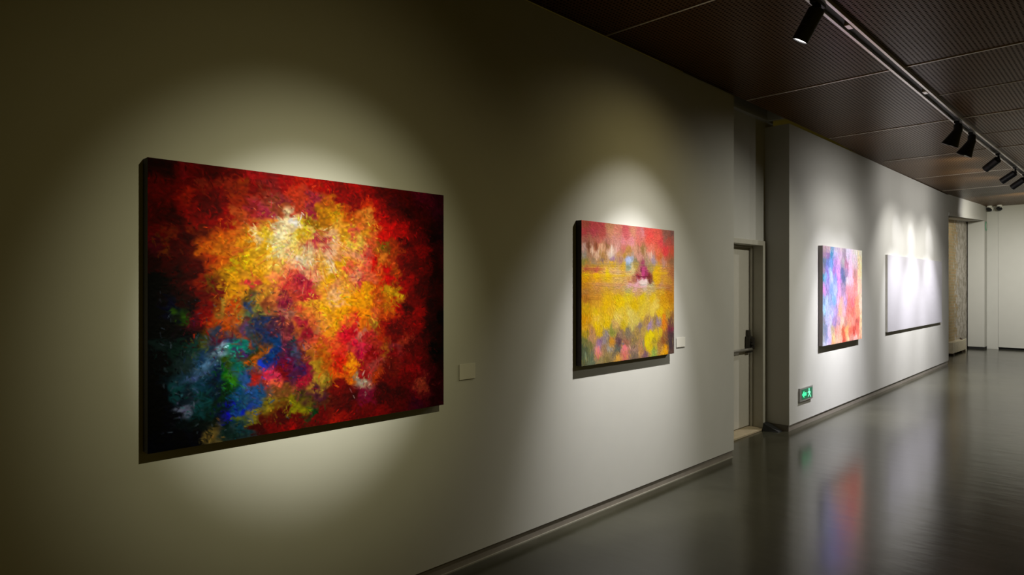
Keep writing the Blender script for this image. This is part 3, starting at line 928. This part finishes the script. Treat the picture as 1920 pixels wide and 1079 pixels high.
FIELD_STROKES = [
    (0.067, 0.186, 1.57, 0.084, 0.020, (110, 64, 40), .8), (0.135, 0.170, 1.48, 0.081, 0.020, (122, 68, 48), .8),
    (0.237, 0.149, 1.57, 0.105, 0.016, (122, 80, 56), .8), (0.097, 0.203, 1.57, 0.093, 0.020, (236, 200, 168), .8),
    (0.158, 0.199, 1.74, 0.083, 0.016, (232, 192, 154), .8), (0.184, 0.197, 1.73, 0.088, 0.016, (220, 176, 136), .7),
    (0.285, 0.197, 1.57, 0.097, 0.020, (240, 216, 196), .85), (0.331, 0.192, 1.68, 0.071, 0.016, (232, 196, 176), .8),
    (0.566, 0.168, 1.50, 0.111, 0.016, (138, 96, 64), .75), (0.617, 0.162, 1.57, 0.102, 0.016, (154, 112, 72), .75),
    (0.644, 0.186, 1.47, 0.084, 0.016, (232, 192, 160), .7), (0.718, 0.204, 1.46, 0.076, 0.016, (232, 200, 180), .7),
    (0.762, 0.203, 1.46, 0.076, 0.016, (168, 128, 88), .7), (0.376, 0.161, 1.66, 0.085, 0.016, (176, 120, 104), .6),
    (0.307, 0.150, 1.57, 0.079, 0.016, (168, 120, 96), .6), (0.495, 0.148, 1.69, 0.069, 0.016, (234, 168, 168), .6),
    (0.212, 0.293, -0.02, 0.531, 0.014, (138, 122, 80), .5), (0.720, 0.290, 0.01, 0.699, 0.014, (148, 128, 90), .5),
    (0.194, 0.305, -0.00, 0.427, 0.014, (176, 140, 52), .5), (0.460, 0.264, 1.45, 0.064, 0.071, (184, 196, 232), .85),
    (0.449, 0.284, 1.36, 0.037, 0.055, (142, 164, 180), .7), (0.111, 0.332, 0.01, 0.284, 0.024, (184, 84, 60), .7),
    (0.382, 0.346, -0.02, 0.381, 0.019, (216, 160, 112), .5), (0.240, 0.376, -0.00, 0.608, 0.024, (232, 184, 16), .6),
    (0.831, 0.350, -0.04, 0.266, 0.028, (220, 172, 24), .6), (0.250, 0.439, 0.02, 0.581, 0.028, (200, 138, 88), .5),
    (0.711, 0.465, 0.00, 0.595, 0.024, (184, 148, 104), .55), (0.848, 0.444, 0.04, 0.312, 0.019, (176, 112, 72), .5),
    (0.626, 0.343, 1.46, 0.075, 0.051, (192, 68, 120), .9), (0.599, 0.326, 1.57, 0.046, 0.032, (122, 48, 68), .8),
    (0.662, 0.353, 1.41, 0.052, 0.032, (160, 58, 92), .8), (0.621, 0.378, -0.02, 0.207, 0.014, (116, 36, 56), .9),
    (0.548, 0.406, 2.10, 0.048, 0.016, (148, 72, 74), .7), (0.696, 0.411, 1.30, 0.064, 0.024, (104, 48, 48), .85),
    (0.620, 0.417, 1.40, 0.047, 0.127, (236, 204, 198), .9), (0.617, 0.425, 0.08, 0.132, 0.038, (232, 208, 192), .8),
    (0.620, 0.441, -0.08, 0.108, 0.014, (184, 168, 160), .7), (0.516, 0.444, 0.16, 0.178, 0.024, (228, 160, 164), .85),
    (0.617, 0.456, -0.09, 0.133, 0.019, (224, 160, 160), .8), (0.524, 0.402, -0.24, 0.058, 0.019, (160, 96, 76), .8),
    (0.478, 0.418, 0.07, 0.071, 0.019, (184, 104, 76), .7), (0.113, 0.534, 0.06, 0.208, 0.028, (176, 116, 40), .5),
    (0.153, 0.898, 1.57, 0.060, 0.040, (220, 116, 112), .85), (0.420, 0.904, 1.43, 0.055, 0.048, (224, 108, 112), .9),
    (0.153, 0.948, 1.26, 0.046, 0.032, (184, 96, 80), .7), (0.426, 0.960, 1.71, 0.054, 0.032, (196, 100, 88), .7),
    (0.659, 0.863, 1.47, 0.161, 0.048, (216, 196, 16), .75), (0.709, 0.834, 1.41, 0.106, 0.048, (224, 196, 24), .75),
    (0.775, 0.835, 1.35, 0.119, 0.055, (216, 180, 24), .75), (0.827, 0.813, 1.25, 0.083, 0.048, (208, 172, 32), .7),
    (0.684, 0.911, 1.35, 0.078, 0.040, (200, 184, 28), .7), (0.772, 0.929, 1.26, 0.057, 0.040, (184, 164, 36), .7),
    (0.869, 0.743, 1.57, 0.126, 0.024, (220, 124, 28), .85), (0.976, 0.798, 1.57, 0.039, 0.048, (132, 40, 60), .7),
    (0.956, 0.926, 1.22, 0.107, 0.055, (70, 54, 56), .75), (0.882, 0.976, 0.45, 0.080, 0.024, (220, 148, 16), .8),
    (0.922, 0.943, -0.85, 0.055, 0.032, (138, 80, 40), .7), (0.626, 0.898, 1.48, 0.094, 0.016, (106, 138, 80), .7),
    (0.274, 0.844, 1.25, 0.047, 0.040, (196, 132, 32), .7), (0.362, 0.857, 0.83, 0.045, 0.048, (80, 58, 64), .75),
    (0.401, 0.874, 0.26, 0.048, 0.019, (96, 104, 120), .7), (0.521, 0.911, 2.39, 0.044, 0.012, (92, 64, 48), .7),
    (0.475, 0.903, -2.20, 0.053, 0.020, (216, 180, 148), .6), (0.010, 0.922, 1.43, 0.145, 0.048, (74, 82, 56), .7),
    (0.062, 0.920, 1.48, 0.145, 0.040, (88, 96, 60), .6), (0.037, 0.936, 1.41, 0.086, 0.024, (138, 152, 120), .6),
]

field_extra = [(a, b, t, l, w, tuple(x / 255 for x in c), al) for a, b, t, l, w, c, al in FIELD_STROKES]
rng = np.random.default_rng(17)
for k in range(420):                            # upright grass flicks along the bottom of the field
    a, v = rng.random(), rng.uniform(0.66, 0.98)
    c = [(0.86, 0.72, 0.12), (0.45, 0.42, 0.24), (0.62, 0.50, 0.45), (0.36, 0.30, 0.26), (0.78, 0.62, 0.36)][int(rng.integers(5))]
    if v < 0.75: c = [(0.88, 0.74, 0.15), (0.90, 0.78, 0.38)][k % 2]
    field_extra.insert(0, (a, v, 1.57 + rng.normal(0, .25), rng.uniform(.03, .07), rng.uniform(.004, .008), c, 0.5))
pig, hgt = paint(unpack(PIGMENTS_2), W2P, H2P, 380, 320, 21, 7000, flow_field, LIGHT_2, 0.10, .012, .045, .003, .008, extra=field_extra, warp=0.014, scatter=0.010, speckle=0.12)
p = stretched_painting('landscape_painting', (0.0, 3.415 + W2P / 2, 1.062), 0, W2P, H2P, D2P, plain('dark_red_shade_edge', (0.016, 0.006, 0.006), 0.7), pig, hgt, 0.0025)  # dark red edge, its colour deepened with the unlit side's shade
tag(p, 'landscape painting of a yellow flower field under a pink-red sky, left of the door', 'painting')

# third painting: vertical runs of pale blue, lilac and coral
W3P, H3P, D3P = 1.56, 1.205, 0.052
pig, hgt = paint(unpack(PIGMENTS_3), W3P, H3P, 260, 260, 31, 2200, lambda u, v: 1.57, LIGHT_3, 0.10, .03, .12, .008, .024, p=4.5, warp=0.02, scatter=0.02, speckle=0.1, glowing=0.9)
p = stretched_painting('pastel_painting', (w3x(8.87), 8.87, 0.885), W3_ROT, W3P, H3P, D3P, plain('grey_painted_edge', (0.26, 0.22, 0.22), 0.7), pig, hgt, 0.003)
tag(p, 'pastel abstract painting in blue, lilac and coral vertical streaks', 'painting')

# fourth painting: almost blank white canvas
W4P, H4P, D4P = 3.93, 1.185, 0.032
nv, nu = 60, 190
rng = np.random.default_rng(8)
hgt = value_noise((nv, nu), 30, rng)
pig = np.ones((nv, nu, 3)) * np.array([0.44, 0.425, 0.465]) * (0.985 + 0.03 * value_noise((nv, nu), 8, rng)[..., None])
p = stretched_painting('white_painting', (w3x(11.03 + W4P / 2), 11.03 + W4P / 2, 0.900), W3_ROT, W4P, H4P, D4P, plain('raw_canvas_edge', (0.52, 0.50, 0.46), 0.8), pig, hgt, 0.001)
tag(p, 'wide almost blank white painting, farthest along the wall', 'painting')


# ------------------------------------------------------------------ wall cards
def wall_card(y0, y1, z0, z1, label):
    root = empty('wall_card', (0.0, (y0 + y1) / 2, z0))
    obj('card', boxm(0.004, 0.008, -(y1 - y0) / 2, (y1 - y0) / 2, 0, z1 - z0), M_card, root, bevel=0.0008)
    obj('backing', boxm(0.0, 0.004, -(y1 - y0) / 2 + .008, (y1 - y0) / 2 - .008, .008, z1 - z0 - .008), M_skirt, root)
    tag(root, label, 'label', 'caption cards beside the paintings')


wall_card(2.373, 2.492, 1.072, 1.160, 'small white caption card just right of the fiery abstract painting')
wall_card(4.715, 4.850, 1.098, 1.178, 'small white caption card just right of the yellow field painting')


# ------------------------------------------------------------------ track and its spotlights
def swept(bm, x0, x1, dz0, dz1, ys):
    rows = []
    for y in ys:
        z = ceil_z(y)
        rows.append([bm.verts.new(p) for p in ((x0, y, z + dz0), (x1, y, z + dz0), (x1, y, z + dz1), (x0, y, z + dz1))])
    for a, b in zip(rows, rows[1:]):
        for k in range(4): bm.faces.new((a[k], a[(k + 1) % 4], b[(k + 1) % 4], b[k]))
    bm.faces.new(rows[0]); bm.faces.new(rows[-1])


track = empty('lighting_track', (0, 0, 0))
tag(track, 'long pale twin-rail lighting track running along the dark ceiling', 'lighting track')
YS = [-2.0, 8.5, 12.0, 15.8, 17.6]
for x0, x1 in ((1.252, 1.272), (1.328, 1.348)):
    bm = bmesh.new()
    swept(bm, x0, x1, -0.030, -0.0005, YS)
    obj('rail', bm, M_rail, track, bevel=0.002)
bm = bmesh.new()
swept(bm, 1.273, 1.327, -0.008, -0.0005, YS)
obj('groove', bm, M_groove, track)
for y in (2.55, 4.74, 6.84):
    obj('clip', boxm(1.292, 1.327, y - 0.045, y + 0.045, 3.366, 3.391), M_rail, track, bevel=0.004)


def aim_matrix(pivot, aim):
    d = (Vector(aim) - Vector(pivot))
    return d.to_track_quat('Z', 'Y').to_matrix().to_4x4()


def fixture(i, label):
    pivot, aim, kind = FIXTURES[i]
    zc = ceil_z(pivot[1])
    root = empty('track_spotlight', (pivot[0], pivot[1], zc))
    tag(root, label, 'spotlight', 'spotlights on the ceiling track')
    R = aim_matrix(pivot, aim)
    off = Vector(pivot) - Vector((pivot[0], pivot[1], zc))
    bm = bmesh.new()
    box(bm, -0.024, 0.024, -0.075, 0.075, -0.054, -0.0305)
    obj('adapter', bm, M_black, root, bevel=0.003)
    lit = True
    if kind == 'can':
        bm = bmesh.new()
        tube(bm, (0, 0, -0.053), (0, 0, off.z - 0.004), 0.012)
        M = Matrix.Translation(off) @ R
        lathe(bm, [(0.0, -0.026), (0.016, -0.02), (0.021, 0), (0.016, 0.02), (0.0, 0.026)], 16, Matrix.Translation(off))
        obj('stem', bm, M_black, root, smooth=True)
        bm = bmesh.new()
        r = 0.050
        lathe(bm, [(0.030, 0.000), (0.044, 0.006), (r, 0.016), (r, 0.120), (r - .002, 0.122), (r - .002, 0.126), (r, 0.128),
                   (r, 0.211), (r - 0.003, 0.214), (r - 0.006, 0.211), (r - 0.0065, 0.203)], 40, M, cap=False)
        bmesh.ops.contextual_create(bm, geom=[e for e in bm.edges if len(e.link_faces) == 1 and
                                              all((v.co - off).length < 0.04 for v in e.verts)])
        obj('body', bm, M_black, root)
        bm = bmesh.new()
        lathe(bm, [(0.0, 0.206), (0.0432, 0.204)], 32, M, cap=False)
        obj('lens', bm, M_lens if i == 0 else M_lens_dim, root)
    else:
        # upright driver housing with a wide hood leaning to the wall
        bm = bmesh.new()
        lathe(bm, [(0.024, -0.054), (0.036, -0.056), (0.040, -0.064), (0.040, off.z - 0.02), (0.030, off.z - 0.03)], 32)
        obj('housing', bm, M_black, root)
        M = Matrix.Translation(off) @ R
        bm = bmesh.new()
        lathe(bm, [(0.020, -0.03), (0.040, -0.02), (0.046, 0.02), (0.060, 0.08), (0.084, 0.165), (0.086, 0.170), (0.080, 0.168),
                   (0.056, 0.09)], 40, M, cap=False)
        obj('hood', bm, M_black, root)
        bm = bmesh.new()
        lathe(bm, [(0.0795, 0.167), (0.076, 0.155), (0.070, 0.140)], 40, M, cap=False)
        obj('reflector', bm, M_reflector, root)
        bm = bmesh.new()
        lathe(bm, [(0.0, 0.156), (0.060, 0.153), (0.074, 0.150)], 32, M, cap=False)
        obj('lens', bm, M_lens if i == 1 else M_lens_dim, root)
    return root


fixture(0, 'black cylindrical spotlight at the near end of the track, far from the others')
fixture(1, 'black hooded track spotlight with bright lens, left one of the hooded pair')
fixture(2, 'black hooded track spotlight with dim lens, right one of the hooded pair')
fixture(3, 'black cylindrical track spotlight next after the hooded pair')
fixture(4, 'black cylindrical track spotlight, second one after the hooded pair')
fixture(5, 'black cylindrical track spotlight cut by the right edge of the photo')

# ------------------------------------------------------------------ low exit sign
SY0, SY1, SZ0, SZ1 = 7.445, 7.845, 0.292, 0.446
sw, sh = SY1 - SY0, SZ1 - SZ0
sign = empty('exit_sign', (w3x((SY0 + SY1) / 2), (SY0 + SY1) / 2, SZ0), (0, 0, W3_ROT))
tag(sign, 'small green lit emergency exit sign low on the wall near the floor', 'exit sign')
obj('plate', boxm(0.0, 0.022, -sw / 2, sw / 2, 0, sh), M_signplate, sign, bevel=0.004)
obj('panel', boxm(0.022, 0.024, -sw / 2 + .045, sw / 2 - .02, 0.022, sh - .018), M_signpanel, sign)


def flat_poly(bm, pts, x0=0.024, x1=0.0265):
    a = [bm.verts.new((x0, p[0], p[1])) for p in pts]
    b = [bm.verts.new((x1, p[0], p[1])) for p in pts]
    bm.faces.new(a); bm.faces.new(b)
    for k in range(len(pts)):
        k2 = (k + 1) % len(pts)
        bm.faces.new((a[k], a[k2], b[k2], b[k]))


bm = bmesh.new()                               # arrow pointing left and a running figure
c = sh / 2
flat_poly(bm, [(-0.150, c), (-0.085, c + 0.040), (-0.085, c + 0.018), (-0.015, c + 0.018), (-0.015, c - 0.018), (-0.085, c - 0.018), (-0.085, c - 0.040)])
obj('arrow', bm, M_green, sign)
bm = bmesh.new()
flat_poly(bm, [(0.070 + 0.013 * math.cos(t * math.pi / 6), c + 0.042 + 0.013 * math.sin(t * math.pi / 6)) for t in range(12)])
flat_poly(bm, [(0.060, c + 0.026), (0.088, c + 0.024), (0.094, c - 0.006), (0.070, c - 0.006)])
flat_poly(bm, [(0.030, c + 0.012), (0.060, c + 0.026), (0.062, c + 0.012), (0.034, c + 0.001)])
flat_poly(bm, [(0.088, c + 0.024), (0.118, c + 0.006), (0.112, c - 0.004), (0.090, c + 0.010)])
flat_poly(bm, [(0.070, c - 0.006), (0.082, c - 0.006), (0.060, c - 0.034), (0.038, c - 0.040), (0.040, c - 0.030), (0.054, c - 0.026)])
flat_poly(bm, [(0.082, c - 0.006), (0.094, c - 0.006), (0.112, c - 0.030), (0.134, c - 0.046), (0.124, c - 0.052), (0.102, c - 0.036)])
obj('running_figure', bm, M_green_white, sign)

# ------------------------------------------------------------------ small black wedge in the niche corner
bm = bmesh.new()
prism(bm, [(-0.285, 7.02, 0.0), (-0.115, 7.06, 0.0), (-0.115, 7.165, 0.0), (-0.285, 7.165, 0.0),
           (-0.285, 7.05, 0.085), (-0.125, 7.07, 0.012), (-0.125, 7.16, 0.012), (-0.285, 7.16, 0.085)])
o = obj('dark_wedge', bm, M_nearblack, bevel=0.004)
tag(o, 'small black wedge on the floor in the dark corner right of the door', 'door stop')

# ------------------------------------------------------------------ old radiator by the brick
rad = empty('radiator', (-0.52, 18.5, 0))
tag(rad, 'low cream radiator with rusty pipe on the floor against the old brick', 'radiator')
bm = bmesh.new()
for k in range(9):
    y = -0.78 + k * 0.165
    box(bm, -0.075, 0.055, y, y + 0.145, 0.045, 0.30)
    box(bm, -0.03, 0.02, y + 0.145, y + 0.165, 0.08, 0.26)
obj('sections', bm, M_radiator, rad, bevel=0.02)
for y in (-0.66, 0.36, 0.62):
    obj('foot', boxm(-0.07, 0.05, y, y + 0.05, 0.0, 0.046), M_pipe, rad)
bm = bmesh.new()
tube(bm, (0.0, 0.72, 0.24), (0.0, 0.86, 0.22), 0.026)
tube(bm, (0.0, 0.86, 0.225), (0.0, 0.86, 0.0), 0.024)
tube(bm, (0.0, 0.36, 0.335), (0.0, 0.80, 0.24), 0.02)
obj('pipe', bm, M_pipe, rad, smooth=False)
bm = bmesh.new()
tube(bm, (0.0, 0.94, 0.0), (0.0, 0.94, 0.30), 0.024)
tube(bm, (0.0, 0.86, 0.19), (0.0, 0.94, 0.19), 0.015)
tag(obj('riser', bm, M_palepipe, rad), 'pale upright pipe')


# ------------------------------------------------------------------ security cameras in the far corner
def security_camera(x, y, zc, label, look):
    root = empty('security_camera', (x, y, zc))
    tag(root, label, 'security camera', 'security cameras in the far corner')
    bm = bmesh.new()
    lathe(bm, [(0.055, 0.0), (0.055, -0.02), (0.048, -0.028), (0.03, -0.03)], 28)
    obj('mount', bm, M_cam, root)
    R = Vector(look).to_track_quat('Z', 'Y').to_matrix().to_4x4()
    M = Matrix.Translation((0, 0, -0.075)) @ R
    bm = bmesh.new()
    prof = [(0.0, -0.072)] + [(0.072 * math.sin(t), -0.072 * math.cos(t)) for t in [k * math.pi / 16 for k in range(1, 11)]]
    lathe(bm, prof, 28, M, cap=False)
    obj('housing', bm, M_cam, root, smooth=True)
    bm = bmesh.new()
    lathe(bm, [(0.068, 0.018), (0.062, 0.032), (0.044, 0.046), (0.0, 0.054)], 28, M, cap=False)
    obj('lens', bm, M_glassblack, root, smooth=True)


security_camera(-0.13, 20.15, ceil_z(20.15) - 0.0005, 'white dome security camera under the ceiling, left of two in the far corner', (-0.3, -0.75, -0.65))
security_camera(0.08, 20.10, ceil_z(20.10) - 0.0005, 'white dome security camera under the ceiling, right of two at the far wall', (-0.1, -0.8, -0.6))

# faint round sign by the corner
es = empty('hanging_sign', (-0.22, 20.22, 3.03))
tag(es, 'small faded green and white sign high on the pier in the far corner', 'sign')
bm = bmesh.new()
M = Matrix.Translation((0.0, 0, 0.11)) @ Matrix.Rotation(math.pi / 2, 4, 'Y')
lathe(bm, [(0.11, 0.0), (0.12, 0.006), (0.12, 0.014), (0.11, 0.02)], 36, M)
obj('rim', bm, M_palegreen, es)
bm = bmesh.new()
lathe(bm, [(0.075, 0.0205), (0.075, 0.024)], 36, M)
obj('disc', bm, M_signwhite, es)
